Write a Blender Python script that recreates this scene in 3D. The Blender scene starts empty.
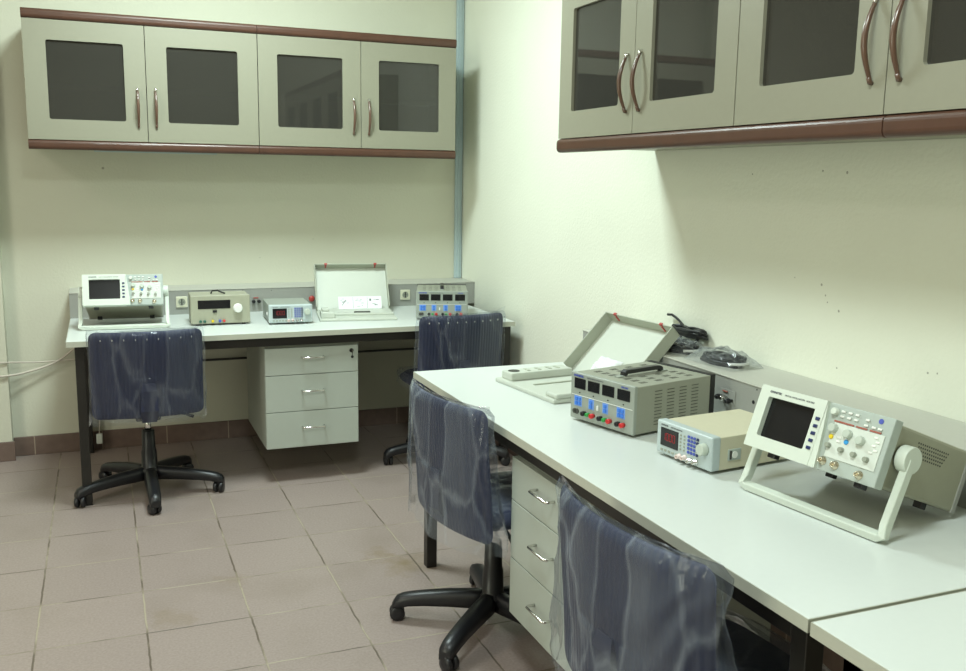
import bpy, bmesh, math, random
from mathutils import Vector, Matrix, noise
random.seed(7)
S = bpy.context.scene
COL = S.collection
PI = math.pi

# ------------------------------------------------------------------ materials
def nmat(name):
    m = bpy.data.materials.new(name); m.use_nodes = True
    nt = m.node_tree; return m, nt, nt.nodes['Principled BSDF']

def add(nt, kind, **kw):
    n = nt.nodes.new(kind)
    for k, v in kw.items(): setattr(n, k, v)
    return n

def L(nt, a, b): nt.links.new(a, b)

def math_node(nt, op, a, b=None, c=None):
    n = add(nt, 'ShaderNodeMath', operation=op)
    for i, v in enumerate((a, b, c)):
        if v is None: continue
        if isinstance(v, (int, float)): n.inputs[i].default_value = v
        else: L(nt, v, n.inputs[i])
    return n.outputs[0]

def mixcol(nt, fac, a, b, mode='MIX'):
    n = add(nt, 'ShaderNodeMix', data_type='RGBA', blend_type=mode)
    for i, v in ((0, fac), (6, a), (7, b)):
        if isinstance(v, (int, float)): n.inputs[i].default_value = v
        elif isinstance(v, tuple): n.inputs[i].default_value = (*v, 1) if len(v) == 3 else v
        else: L(nt, v, n.inputs[i])
    return n.outputs[2]

def simple(name, col, rough=.5, metal=0., var=.04, scale=60., bump=0., coat=0., spec=.5):
    m, nt, p = nmat(name)
    tc = add(nt, 'ShaderNodeTexCoord'); nz = add(nt, 'ShaderNodeTexNoise')
    nz.inputs['Scale'].default_value = scale; nz.inputs['Detail'].default_value = 4
    L(nt, tc.outputs['Object'], nz.inputs['Vector'])
    dark = tuple(c * (1 - var * 2) for c in col); lite = tuple(min(1, c * (1 + var * 2)) for c in col)
    L(nt, mixcol(nt, nz.outputs['Fac'], dark, lite), p.inputs['Base Color'])
    p.inputs['Roughness'].default_value = rough; p.inputs['Metallic'].default_value = metal
    p.inputs['Coat Weight'].default_value = coat; p.inputs['Specular IOR Level'].default_value = spec
    if bump:
        b = add(nt, 'ShaderNodeBump'); b.inputs['Strength'].default_value = bump; b.inputs['Distance'].default_value = .002
        L(nt, nz.outputs['Fac'], b.inputs['Height']); L(nt, b.outputs[0], p.inputs['Normal'])
    return m

def wall_mat(name, col, spots=(), axis=0):
    m, nt, p = nmat(name)
    tc = add(nt, 'ShaderNodeTexCoord')
    n1 = add(nt, 'ShaderNodeTexNoise'); n1.inputs['Scale'].default_value = 1.6; n1.inputs['Detail'].default_value = 5
    n2 = add(nt, 'ShaderNodeTexNoise'); n2.inputs['Scale'].default_value = 75; n2.inputs['Detail'].default_value = 5
    L(nt, tc.outputs['Object'], n1.inputs['Vector']); L(nt, tc.outputs['Object'], n2.inputs['Vector'])
    c = mixcol(nt, n1.outputs['Fac'], tuple(x * .95 for x in col), tuple(min(1, x * 1.04) for x in col))
    for (x, y, z, r) in spots:
        vm = add(nt, 'ShaderNodeVectorMath', operation='DISTANCE'); L(nt, tc.outputs['Object'], vm.inputs[0]); vm.inputs[1].default_value = (x, y, z)
        d = math_node(nt, 'ADD', vm.outputs['Value'], math_node(nt, 'MULTIPLY', n2.outputs['Fac'], r))
        f = math_node(nt, 'LESS_THAN', d, r * 1.3)
        c = mixcol(nt, math_node(nt, 'MULTIPLY', f, .6), c, (.16, .15, .10))
    L(nt, c, p.inputs['Base Color']); p.inputs['Roughness'].default_value = .75
    b = add(nt, 'ShaderNodeBump'); b.inputs['Strength'].default_value = .35; b.inputs['Distance'].default_value = .004
    L(nt, n2.outputs['Fac'], b.inputs['Height']); L(nt, b.outputs[0], p.inputs['Normal'])
    return m

TS, TX, TY = .3306, -2.2649, -1.6144
def floor_mat():
    m, nt, p = nmat('floor_tiles')
    tc = add(nt, 'ShaderNodeTexCoord'); mp = add(nt, 'ShaderNodeMapping', vector_type='POINT')
    mp.inputs['Scale'].default_value = (1 / TS, 1 / TS, 1)
    mp.inputs['Location'].default_value = (-TX / TS, -TY / TS, 0)
    L(nt, tc.outputs['Object'], mp.inputs['Vector'])
    nw = add(nt, 'ShaderNodeTexNoise'); nw.inputs['Scale'].default_value = 5; L(nt, mp.outputs[0], nw.inputs['Vector'])
    wob = add(nt, 'ShaderNodeVectorMath', operation='SCALE'); L(nt, nw.outputs['Color'], wob.inputs[0]); wob.inputs['Scale'].default_value = .022
    ad = add(nt, 'ShaderNodeVectorMath', operation='ADD'); L(nt, mp.outputs[0], ad.inputs[0]); L(nt, wob.outputs[0], ad.inputs[1])
    br = add(nt, 'ShaderNodeTexBrick'); br.offset = 0; br.squash = 1
    br.inputs['Scale'].default_value = 1; br.inputs['Brick Width'].default_value = 1; br.inputs['Row Height'].default_value = 1
    br.inputs['Mortar Size'].default_value = .0115; br.inputs['Mortar Smooth'].default_value = .5
    br.inputs['Color1'].default_value = (.278, .222, .201, 1); br.inputs['Color2'].default_value = (.322, .258, .233, 1)
    L(nt, ad.outputs[0], br.inputs['Vector'])
    n1 = add(nt, 'ShaderNodeTexNoise'); n1.inputs['Scale'].default_value = 120; n1.inputs['Detail'].default_value = 3; L(nt, tc.outputs['Object'], n1.inputs['Vector'])
    n2 = add(nt, 'ShaderNodeTexNoise'); n2.inputs['Scale'].default_value = 3.2; n2.inputs['Detail'].default_value = 6; L(nt, tc.outputs['Object'], n2.inputs['Vector'])
    c = mixcol(nt, .5, br.outputs['Color'], mixcol(nt, n1.outputs['Fac'], (.15, .118, .104), (.48, .39, .355)))
    r = add(nt, 'ShaderNodeValToRGB'); r.color_ramp.elements[0].position = .52; r.color_ramp.elements[1].position = .75
    r.color_ramp.elements[0].color = (0, 0, 0, 1); r.color_ramp.elements[1].color = (1, 1, 1, 1); L(nt, n2.outputs['Fac'], r.inputs[0])
    c = mixcol(nt, math_node(nt, 'MULTIPLY', r.outputs[0], .30), c, (.19, .15, .11))
    n4 = add(nt, 'ShaderNodeTexNoise'); n4.inputs['Scale'].default_value = 14; n4.inputs['Detail'].default_value = 7; n4.inputs['Roughness'].default_value = .65; L(nt, tc.outputs['Object'], n4.inputs['Vector'])
    # brown rust marks of their own shape beside the bench leg and on two other tiles
    for (x, y, rad, k) in ((-.98, -2.03, .17, .75), (-1.05, -1.9, .12, .4), (-1.85, -2.2, .13, .28), (-1.62, -1.95, .10, .3), (-1.35, -1.75, .05, .3), (-1.25, -2.2, .05, .3)):
        vm = add(nt, 'ShaderNodeVectorMath', operation='DISTANCE'); L(nt, tc.outputs['Object'], vm.inputs[0]); vm.inputs[1].default_value = (x, y, 0)
        d = math_node(nt, 'ADD', vm.outputs['Value'], math_node(nt, 'MULTIPLY', n4.outputs['Fac'], .34))
        f = math_node(nt, 'MULTIPLY', math_node(nt, 'SUBTRACT', rad + .13, d), 5); f = math_node(nt, 'MINIMUM', math_node(nt, 'MAXIMUM', f, 0), k)
        c = mixcol(nt, f, c, (.20, .145, .075))
    n3 = add(nt, 'ShaderNodeTexNoise'); n3.inputs['Scale'].default_value = 3.1; n3.inputs['Detail'].default_value = 5; L(nt, tc.outputs['Object'], n3.inputs['Vector'])
    r3 = add(nt, 'ShaderNodeValToRGB'); r3.color_ramp.elements[0].position = .44; r3.color_ramp.elements[1].position = .56
    r3.color_ramp.elements[0].color = (.12, .09, .065, 1); r3.color_ramp.elements[1].color = (.42, .36, .27, 1); L(nt, n3.outputs['Fac'], r3.inputs[0])
    c = mixcol(nt, math_node(nt, 'MULTIPLY', br.outputs['Fac'], .85), c, r3.outputs[0])
    L(nt, c, p.inputs['Base Color']); p.inputs['Roughness'].default_value = .42
    b = add(nt, 'ShaderNodeBump'); b.inputs['Strength'].default_value = .4; b.inputs['Distance'].default_value = .003
    L(nt, math_node(nt, 'SUBTRACT', math_node(nt, 'MULTIPLY', n1.outputs['Fac'], .15), br.outputs['Fac']), b.inputs['Height']); L(nt, b.outputs[0], p.inputs['Normal'])
    return m

def skirt_mat():
    m, nt, p = nmat('skirting_tiles')
    tc = add(nt, 'ShaderNodeTexCoord'); sp = add(nt, 'ShaderNodeSeparateXYZ'); L(nt, tc.outputs['Object'], sp.inputs[0])
    s = math_node(nt, 'ADD', sp.outputs[0], sp.outputs[1])
    fr = math_node(nt, 'FRACT', math_node(nt, 'DIVIDE', math_node(nt, 'ADD', s, -TX + 9.92 * TS), TS))
    ln = math_node(nt, 'LESS_THAN', math_node(nt, 'ABSOLUTE', math_node(nt, 'SUBTRACT', fr, .5)), .008)
    n1 = add(nt, 'ShaderNodeTexNoise'); n1.inputs['Scale'].default_value = 25; n1.inputs['Detail'].default_value = 5; L(nt, tc.outputs['Object'], n1.inputs['Vector'])
    c = mixcol(nt, n1.outputs['Fac'], (.12, .082, .066), (.20, .14, .115))
    c = mixcol(nt, math_node(nt, 'MULTIPLY', ln, .7), c, (.42, .35, .27))
    L(nt, c, p.inputs['Base Color']); p.inputs['Roughness'].default_value = .45
    return m

def film_mat(name='clear_plastic_film', veil=.12, tint=(.62, .66, .72), streak=.085):
    m = bpy.data.materials.new(name); m.use_nodes = True; nt = m.node_tree
    nt.nodes.clear(); out = add(nt, 'ShaderNodeOutputMaterial')
    tc = add(nt, 'ShaderNodeTexCoord')
    mp = add(nt, 'ShaderNodeMapping'); mp.inputs['Scale'].default_value = (9, 9, 3.2); mp.inputs['Rotation'].default_value = (.3, .4, .2)
    L(nt, tc.outputs['Object'], mp.inputs[0])
    nz = add(nt, 'ShaderNodeTexNoise', noise_type='RIDGED_MULTIFRACTAL'); nz.inputs['Scale'].default_value = 1.0; nz.inputs['Detail'].default_value = 4
    L(nt, mp.outputs[0], nz.inputs['Vector'])
    bp = add(nt, 'ShaderNodeBump'); bp.inputs['Strength'].default_value = .9; bp.inputs['Distance'].default_value = .012; L(nt, nz.outputs['Fac'], bp.inputs['Height'])
    tr = add(nt, 'ShaderNodeBsdfTransparent'); tr.inputs[0].default_value = (.94, .95, .96, 1)
    gl = add(nt, 'ShaderNodeBsdfGlossy'); gl.inputs['Roughness'].default_value = .10; gl.inputs[0].default_value = (.95, .97, 1, 1); L(nt, bp.outputs[0], gl.inputs['Normal'])
    df = add(nt, 'ShaderNodeBsdfDiffuse'); df.inputs[0].default_value = (*tint, 1); L(nt, bp.outputs[0], df.inputs['Normal'])
    r = add(nt, 'ShaderNodeValToRGB'); r.color_ramp.elements[0].position = .55; r.color_ramp.elements[1].position = 1.6 if False else 1.0
    r.color_ramp.elements[0].color = (0, 0, 0, 1); r.color_ramp.elements[1].color = (1, 1, 1, 1); L(nt, nz.outputs['Fac'], r.inputs[0])
    mw = add(nt, 'ShaderNodeMapping'); mw.inputs['Rotation'].default_value = (.2, .35, .3); mw.inputs['Scale'].default_value = (1, 1, .38); L(nt, tc.outputs['Object'], mw.inputs[0])
    dn = add(nt, 'ShaderNodeTexNoise'); dn.inputs['Scale'].default_value = 6; dn.inputs['Detail'].default_value = 3; L(nt, mw.outputs[0], dn.inputs['Vector'])
    dv = add(nt, 'ShaderNodeVectorMath', operation='MULTIPLY_ADD'); L(nt, dn.outputs['Color'], dv.inputs[0]); dv.inputs[1].default_value = (.12, .12, .12); L(nt, mw.outputs[0], dv.inputs[2])
    vo = add(nt, 'ShaderNodeTexVoronoi', feature='DISTANCE_TO_EDGE'); vo.inputs['Scale'].default_value = 8.5; L(nt, dv.outputs[0], vo.inputs['Vector'])
    v2 = add(nt, 'ShaderNodeTexVoronoi', feature='F1'); v2.inputs['Scale'].default_value = 8.5; L(nt, dv.outputs[0], v2.inputs['Vector'])
    rw = add(nt, 'ShaderNodeValToRGB'); rw.color_ramp.elements[0].position = .0; rw.color_ramp.elements[1].position = .075
    rw.color_ramp.elements[0].color = (1, 1, 1, 1); rw.color_ramp.elements[1].color = (0, 0, 0, 1); L(nt, vo.outputs['Distance'], rw.inputs[0])
    sc_ = add(nt, 'ShaderNodeSeparateColor'); L(nt, v2.outputs['Color'], sc_.inputs[0])
    cell = math_node(nt, 'MULTIPLY', math_node(nt, 'POWER', sc_.outputs[0], 3), .55)
    msk = math_node(nt, 'MULTIPLY', math_node(nt, 'POWER', dn.outputs['Fac'], 2), 2.0)
    fold = math_node(nt, 'MULTIPLY', math_node(nt, 'ADD', rw.outputs[0], cell), msk)
    bp2 = add(nt, 'ShaderNodeBump'); bp2.inputs['Strength'].default_value = 1.0; bp2.inputs['Distance'].default_value = .02; L(nt, v2.outputs['Distance'], bp2.inputs['Height']); L(nt, bp.outputs[0], bp2.inputs['Normal']); L(nt, bp2.outputs[0], gl.inputs['Normal'])
    lw = add(nt, 'ShaderNodeLayerWeight'); lw.inputs['Blend'].default_value = .35
    v = math_node(nt, 'ADD', math_node(nt, 'MULTIPLY', r.outputs[0], streak * .4), veil * .12)
    v = math_node(nt, 'ADD', v, math_node(nt, 'MULTIPLY', fold, streak))
    v = math_node(nt, 'ADD', v, math_node(nt, 'MULTIPLY', lw.outputs['Facing'], veil))
    m1 = add(nt, 'ShaderNodeMixShader'); L(nt, v, m1.inputs[0]); L(nt, tr.outputs[0], m1.inputs[1]); L(nt, df.outputs[0], m1.inputs[2])
    fr = add(nt, 'ShaderNodeFresnel'); fr.inputs[0].default_value = 1.45; L(nt, bp.outputs[0], fr.inputs['Normal'])
    m2 = add(nt, 'ShaderNodeMixShader'); L(nt, math_node(nt, 'MULTIPLY', fr.outputs[0], .42), m2.inputs[0]); L(nt, m1.outputs[0], m2.inputs[1]); L(nt, gl.outputs[0], m2.inputs[2])
    L(nt, m2.outputs[0], out.inputs[0])
    return m

def tinted_glass():
    m = bpy.data.materials.new('tinted_glass'); m.use_nodes = True; nt = m.node_tree
    nt.nodes.clear(); out = add(nt, 'ShaderNodeOutputMaterial')
    tr = add(nt, 'ShaderNodeBsdfTransparent'); tr.inputs[0].default_value = (.36, .33, .27, 1)
    gl = add(nt, 'ShaderNodeBsdfGlossy'); gl.inputs['Roughness'].default_value = .03
    df = add(nt, 'ShaderNodeBsdfDiffuse'); df.inputs[0].default_value = (.085, .082, .070, 1)
    nz = add(nt, 'ShaderNodeTexNoise'); nz.inputs['Scale'].default_value = 6
    m0 = add(nt, 'ShaderNodeMixShader'); L(nt, math_node(nt, 'MULTIPLY_ADD', nz.outputs['Fac'], .06, .38), m0.inputs[0]); L(nt, tr.outputs[0], m0.inputs[1]); L(nt, df.outputs[0], m0.inputs[2])
    fr = add(nt, 'ShaderNodeFresnel'); fr.inputs[0].default_value = 1.6
    m1 = add(nt, 'ShaderNodeMixShader'); L(nt, fr.outputs[0], m1.inputs[0]); L(nt, m0.outputs[0], m1.inputs[1]); L(nt, gl.outputs[0], m1.inputs[2])
    L(nt, m1.outputs[0], out.inputs[0]); return m

def glow(name, col, st):
    m, nt, p = nmat(name); p.inputs['Base Color'].default_value = (.02, .0, .0, 1)
    p.inputs['Emission Color'].default_value = (*col, 1); p.inputs['Emission Strength'].default_value = st
    return m

def back_plastic():
    m, nt, p = nmat('navy_ribbed_plastic')
    tc = add(nt, 'ShaderNodeTexCoord'); sp = add(nt, 'ShaderNodeSeparateXYZ'); L(nt, tc.outputs['Object'], sp.inputs[0])
    w = math_node(nt, 'SINE', math_node(nt, 'MULTIPLY', sp.outputs[0], 2 * PI / .0155))
    p.inputs['Roughness'].default_value = .55
    nz = add(nt, 'ShaderNodeTexNoise'); nz.inputs['Scale'].default_value = 90; L(nt, tc.outputs['Object'], nz.inputs['Vector'])
    L(nt, mixcol(nt, nz.outputs['Fac'], (.009, .014, .046), (.019, .028, .082)), p.inputs['Base Color'])
    b = add(nt, 'ShaderNodeBump'); b.inputs['Strength'].default_value = .35; b.inputs['Distance'].default_value = .002; L(nt, w, b.inputs['Height']); L(nt, b.outputs[0], p.inputs['Normal'])
    return m

M = dict(
    floor=floor_mat(), skirt=skirt_mat(),
    ceil=wall_mat('ceiling_paint', (.76, .76, .70)),
    bench=simple('white_laminate', (.64, .675, .645), .32, var=.01),
    edge=simple('pale_edge_band', (.47, .48, .40), .45, var=.02),
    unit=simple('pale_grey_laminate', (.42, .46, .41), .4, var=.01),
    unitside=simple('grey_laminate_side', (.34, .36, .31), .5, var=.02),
    frame=simple('dark_brown_steel', (.014, .0125, .010), .42, var=.05),
    cab=simple('cream_cabinet_board', (.262, .255, .190), .42, var=.015),
    cabin=simple('cabinet_inner_board', (.40, .39, .32), .6, var=.02),
    rail=simple('cherry_brown_trim', (.078, .033, .019), .38, var=.12, scale=20, coat=.08),
    handle=simple('cherry_handle', (.11, .058, .036), .28, var=.1, coat=.4),
    chrome=simple('chrome', (.72, .71, .68), .18, 1.0, var=.02),
    glass=tinted_glass(),
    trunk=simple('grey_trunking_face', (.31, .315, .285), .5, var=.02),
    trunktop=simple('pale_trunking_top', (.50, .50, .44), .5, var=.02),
    duct=simple('blue_grey_conduit', (.42, .52, .54), .4, var=.03),
    black=simple('black_plastic', (.010, .010, .012), .38, var=.1),
    blackm=simple('matt_black', (.008, .008, .008), .6, var=.1),
    navy=back_plastic(),
    seat=simple('navy_seat_fabric', (.02, .024, .06), .8, var=.2, scale=200, bump=.4),
    film=film_mat(), loosefilm=film_mat('loose_plastic_film', .11, (.55, .62, .70), .19), bagfilm=film_mat('bag_film', .16, (.55, .59, .60)),
    scope=simple('scope_pale_plastic', (.63, .68, .60), .42, var=.01),
    scopebody=simple('scope_beige_metal', (.31, .31, .23), .45, var=.02),
    panel=simple('scope_panel_grey', (.40, .45, .41), .42, var=.02),
    panelw=simple('scope_panel_white', (.62, .66, .60), .42, var=.01),
    screen=simple('dark_screen', (.010, .010, .011), .22, var=.1),
    psu=simple('psu_beige_metal', (.30, .31, .25), .45, var=.02),
    psuf=simple('psu_front_grey', (.31, .34, .30), .45, var=.02),
    fgbody=simple('cream_metal', (.60, .57, .42), .45, var=.02),
    fgfront=simple('cool_grey_plastic', (.46, .53, .53), .42, var=.02),
    meter=simple('meter_beige', (.36, .36, .27), .45, var=.02),
    kit=simple('kit_grey_plastic', (.54, .57, .50), .45, var=.01),
    kitrim=simple('kit_rim_plastic', (.40, .42, .34), .5, var=.01),
    paper=simple('white_paper', (.78, .80, .80), .7, var=.01),
    ink=simple('grey_ink', (.12, .13, .14), .6),
    blue=simple('blue_key', (.05, .20, .70), .35), blueh=simple('pale_blue_print', (.18, .33, .72), .5),
    navykey=simple('navy_key', (.015, .025, .10), .35), bluekey=simple('violet_blue_key', (.07, .10, .42), .35),
    red=simple('red_plastic', (.62, .03, .03), .35), green=simple('green_plastic', (.03, .36, .07), .35),
    dgreen=simple('dark_green_plastic', (.02, .12, .08), .35),
    yellow=simple('yellow_plastic', (.75, .55, .02), .35), cyan=simple('sky_blue_plastic', (.04, .32, .70), .35),
    white=simple('white_plastic', (.78, .79, .74), .35, var=.01), pink=simple('pale_pink_plastic', (.70, .58, .54), .35),
    knob=simple('grey_knob_plastic', (.50, .55, .48), .35), knobd=simple('dark_grey_knob', (.30, .32, .26), .4),  # second one is a darker grey plastic for small knobs and buttons
    brass=simple('brass', (.62, .56, .42), .25, .9), vent=simple('dark_vent', (.05, .05, .04), .7),
    dred2=simple('dark_red_plastic', (.42, .05, .04), .4), dred=simple('brick_red_print', (.35, .10, .07), .5), led=glow('red_led', (1, .04, .05), .32),
    cream=simple('cream_socket_plastic', (.68, .67, .52), .4, var=.01), cable=simple('off_white_cable', (.60, .55, .47), .5),
    lamp=simple('lamp_housing_white', (.8, .8, .78), .5),
)
spots = [(x, y, z, r * .42) for (x, y, z, r) in [(0, -3.08, 1.17, .012), (0, -3.10, 1.14, .009), (0, -3.11, 1.12, .007), (0, -3.16, 1.10, .013), (0, -2.96, 1.18, .007), (0, -3.5, .98, .010), (0, -3.53, .985, .008), (0, -2.72, 1.50, .009), (0, -3.05, 1.51, .01), (0, -3.15, 1.505, .012), (0, -3.17, .93, .008)]]
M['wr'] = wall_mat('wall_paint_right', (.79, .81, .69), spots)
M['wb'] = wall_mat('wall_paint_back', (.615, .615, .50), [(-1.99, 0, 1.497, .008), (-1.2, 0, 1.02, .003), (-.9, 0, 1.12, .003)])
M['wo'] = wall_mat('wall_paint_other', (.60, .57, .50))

# ------------------------------------------------------------------ mesh helpers
class MB:
    def __init__(s): s.bm = bmesh.new(); s.mats = []; s.T = Matrix.Identity(4)
    def mi(s, m):
        m = M[m] if isinstance(m, str) else m
        if m not in s.mats: s.mats.append(m)
        return s.mats.index(m)
    def _fin(s, verts, faces, m, smooth=False):
        k = s.mi(m)
        for f in faces: f.material_index = k; f.smooth = smooth
        for v in verts: v.co = s.T @ v.co
    def box(s, x0, x1, y0, y1, z0, z1, m, bev=0., seg=2):
        x0, x1 = min(x0, x1), max(x0, x1); y0, y1 = min(y0, y1), max(y0, y1); z0, z1 = min(z0, z1), max(z0, z1)
        r = bmesh.ops.create_cube(s.bm, size=1)
        vs = r['verts']
        for v in vs: v.co = Vector(((v.co.x + .5) * (x1 - x0) + x0, (v.co.y + .5) * (y1 - y0) + y0, (v.co.z + .5) * (z1 - z0) + z0))
        fs = set(f for v in vs for f in v.link_faces)
        if bev > 0:
            bev = min(bev, (x1 - x0) * .45, (y1 - y0) * .45, (z1 - z0) * .45)
            es = list(set(e for f in fs for e in f.edges))
            r = bmesh.ops.bevel(s.bm, geom=es, offset=bev, segments=seg, affect='EDGES', profile=.5)
            vs = set(v for v in r['verts']) | set(v for f in r['faces'] for v in f.verts)
            fs = set(f for v in vs for f in v.link_faces); vs = set(v for f in fs for v in f.verts)
        s._fin(vs, fs, m)
        return s
    def loops(s, loops, m, closed=True, caps=True, smooth=True):
        """bridge successive rings of points"""
        rings = [[s.bm.verts.new(s.T @ Vector(p)) for p in lp] for lp in loops]
        k = s.mi(m); n = len(rings[0]); fs = []
        for a, b in zip(rings, rings[1:]):
            for i in range(n if closed else n - 1):
                j = (i + 1) % n
                f = s.bm.faces.new((a[i], a[j], b[j], b[i])); f.material_index = k; f.smooth = smooth
        if caps and closed:
            for rg in (rings[0][::-1], rings[-1]):
                f = s.bm.faces.new(rg); f.material_index = k; f.smooth = False
        return s
    def tube(s, pts, r, m, n=10, caps=True):
        pts = [Vector(p) for p in pts]; out = []
        up = Vector((0, 0, 1)); prev = None
        for i, p in enumerate(pts):
            t = (pts[min(i + 1, len(pts) - 1)] - pts[max(i - 1, 0)]).normalized()
            if prev is None:
                a = t.cross(up) if abs(t.z) < .95 else t.cross(Vector((1, 0, 0)))
                a.normalize()
            else:
                a = (prev - t * prev.dot(t)).normalized()
            prev = a; b = t.cross(a)
            rr = r[i] if isinstance(r, (list, tuple)) else r
            out.append([p + (a * math.cos(2 * PI * k / n) + b * math.sin(2 * PI * k / n)) * rr for k in range(n)])
        return s.loops(out, m, True, caps, True)
    def lathe(s, prof, c, axis, m, n=20):
        """prof: list of (radius, height along axis) from c"""
        ax = Vector(axis).normalized(); a = ax.orthogonal().normalized(); b = ax.cross(a); c = Vector(c)
        return s.loops([[c + ax * h + (a * math.cos(2 * PI * k / n) + b * math.sin(2 * PI * k / n)) * max(r, 1e-5) for k in range(n)] for r, h in prof], m)
    def cyl(s, c, axis, r, h, m, n=20, ch=0.):
        if ch: return s.lathe([(r - ch, 0), (r, ch), (r, h - ch), (r - ch, h)], c, axis, m, n)
        return s.lathe([(r, 0), (r, h)], c, axis, m, n)
    def prism(s, poly, axis, a0, a1, m):
        """poly of 2D points; axis 'x','y' or 'z' extrusion"""
        def P(p, a):
            if axis == 'x': return (a, p[0], p[1])
            if axis == 'y': return (p[0], a, p[1])
            return (p[0], p[1], a)
        return s.loops([[P(p, a0) for p in poly], [P(p, a1) for p in poly]], m, smooth=False)
    def frame(s, x0, x1, z0, z1, ix0, ix1, iz0, iz1, rad, y0, y1, m, n=5):
        """slab in xz between y0 and y1 with a rounded rectangular opening"""
        inner = []
        for cx, cz, a0 in ((ix1 - rad, iz1 - rad, 0), (ix0 + rad, iz1 - rad, 90), (ix0 + rad, iz0 + rad, 180), (ix1 - rad, iz0 + rad, 270)):
            inner.append([(cx + rad * math.cos(math.radians(a0 + 90 * i / (n - 1))), cz + rad * math.sin(math.radians(a0 + 90 * i / (n - 1)))) for i in range(n)])
        outer = [(x1, z1), (x0, z1), (x0, z0), (x1, z0)]
        V = {}
        def v(p, y):
            k = (round(p[0], 6), round(p[1], 6), round(y, 6))
            if k not in V: V[k] = s.bm.verts.new(s.T @ Vector((p[0], y, p[1])))
            return V[k]
        k = s.mi(m)
        def F(ps):
            try: f = s.bm.faces.new(ps); f.material_index = k
            except ValueError: pass
        for y, fl in ((y0, 1), (y1, -1)):
            for c in range(4):
                for i in range(n - 1): F([v(outer[c], y), v(inner[c][i], y), v(inner[c][i + 1], y)][::fl])
                d = (c + 1) % 4
                F([v(outer[c], y), v(inner[c][-1], y), v(inner[d][0], y), v(outer[d], y)][::fl])
        allin = [p for q in inner for p in q]
        for i in range(len(allin)):
            a, b = allin[i], allin[(i + 1) % len(allin)]; F([v(a, y0), v(a, y1), v(b, y1), v(b, y0)])
        for i in range(4):
            a, b = outer[i], outer[(i + 1) % 4]; F([v(a, y0), v(b, y0), v(b, y1), v(a, y1)])
        return s
    def build(s, name, parent=None, label=None, smooth_angle=None):
        bmesh.ops.recalc_face_normals(s.bm, faces=s.bm.faces[:])
        me = bpy.data.meshes.new(name); s.bm.to_mesh(me); s.bm.free()
        for m in s.mats: me.materials.append(m)
        o = bpy.data.objects.new(name, me); COL.objects.link(o)
        if parent: o.parent = parent
        if label: o['label'] = label
        return o

def tag(o, label, cat, group=None):
    o['label'] = label; o['category'] = cat
    if group: o['group'] = group
    return o
def struct(o): o['kind'] = 'structure'; return o
def thing(name, label, cat, loc=(0, 0, 0), rz=0., group=None):
    o = bpy.data.objects.new(name, None); o.empty_display_size = .05; COL.objects.link(o)
    o.location = loc; o.rotation_euler = (0, 0, rz); return tag(o, label, cat, group)
def kids(o): return [c for c in bpy.data.objects if c.parent == o]
def dup(root, loc, rz, label, group=None):
    pairs = []
    def rec(o, par):
        c = o.copy(); COL.objects.link(c)
        if par: c.parent = par
        for ch in KIDS.get(o, []): rec(ch, c)
        return c
    KIDS = {}
    for o in list(bpy.data.objects):
        if o.parent: KIDS.setdefault(o.parent, []).append(o)
    r = rec(root, None); r.location = loc; r.rotation_euler = (0, 0, rz); r['label'] = label
    if group: r['group'] = group
    return r
def text(s, size, m, mat, parent, name='lettering', label=None, align='LEFT', bold=.0):
    cu = bpy.data.curves.new(name, 'FONT'); cu.body = s; cu.size = size; cu.extrude = .0004; cu.align_x = align; cu.offset = bold
    o = bpy.data.objects.new(name, cu); COL.objects.link(o)
    bpy.context.view_layer.update()
    me = bpy.data.meshes.new_from_object(o.evaluated_get(bpy.context.evaluated_depsgraph_get()))
    COL.objects.unlink(o); bpy.data.objects.remove(o)
    me.materials.clear(); me.materials.append(M[mat]); me.transform(m)
    t = bpy.data.objects.new(name, me); COL.objects.link(t); t.parent = parent
    if label: t['label'] = label
    return t
# text lies in XY plane facing +Z; this stands it up facing -Y
UP = Matrix.Rotation(PI / 2, 4, 'X')

# ------------------------------------------------------------------ camera
CAM = dict(f=936.4859, yaw=-.3874, pitch=-.1649, roll=.0156, X=-2.015, Y=-5.3105, Z=1.4682)
import json
def make_camera():
    y, p, r = CAM['yaw'], CAM['pitch'], CAM['roll']
    F = Vector((-math.sin(y) * math.cos(p), math.cos(y) * math.cos(p), math.sin(p))); R = Vector((math.cos(y), math.sin(y), 0)); U = R.cross(F)
    R2 = R * math.cos(r) + U * math.sin(r); U2 = -R * math.sin(r) + U * math.cos(r)
    cd = bpy.data.cameras.new('camera'); cd.sensor_width = 36; cd.lens = CAM['f'] / 966 * 36; cd.clip_start = .05
    c = bpy.data.objects.new('camera', cd); COL.objects.link(c)
    m = Matrix((R2, U2, -F)).transposed().to_4x4(); m.translation = (CAM['X'], CAM['Y'], CAM['Z']); c.matrix_world = m
    S.camera = c
make_camera()

# ------------------------------------------------------------------ room shell
RX0, RY0, RH = -6.0, -8.0, 3.0
struct(MB().box(RX0 - .2, .2, RY0 - .2, .2, -.1, 0, 'floor').build('floor'))
struct(MB().box(RX0 - .2, .2, RY0 - .2, .2, RH, RH + .1, 'ceil').build('ceiling'))
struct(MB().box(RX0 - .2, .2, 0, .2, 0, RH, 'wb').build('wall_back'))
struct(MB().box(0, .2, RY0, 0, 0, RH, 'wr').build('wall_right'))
struct(MB().box(RX0 - .2, RX0, RY0, 0, 0, RH, 'wo').build('wall_left'))
struct(MB().box(RX0, 0, RY0 - .2, RY0, 0, RH, 'wo').build('wall_front'))
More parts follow.
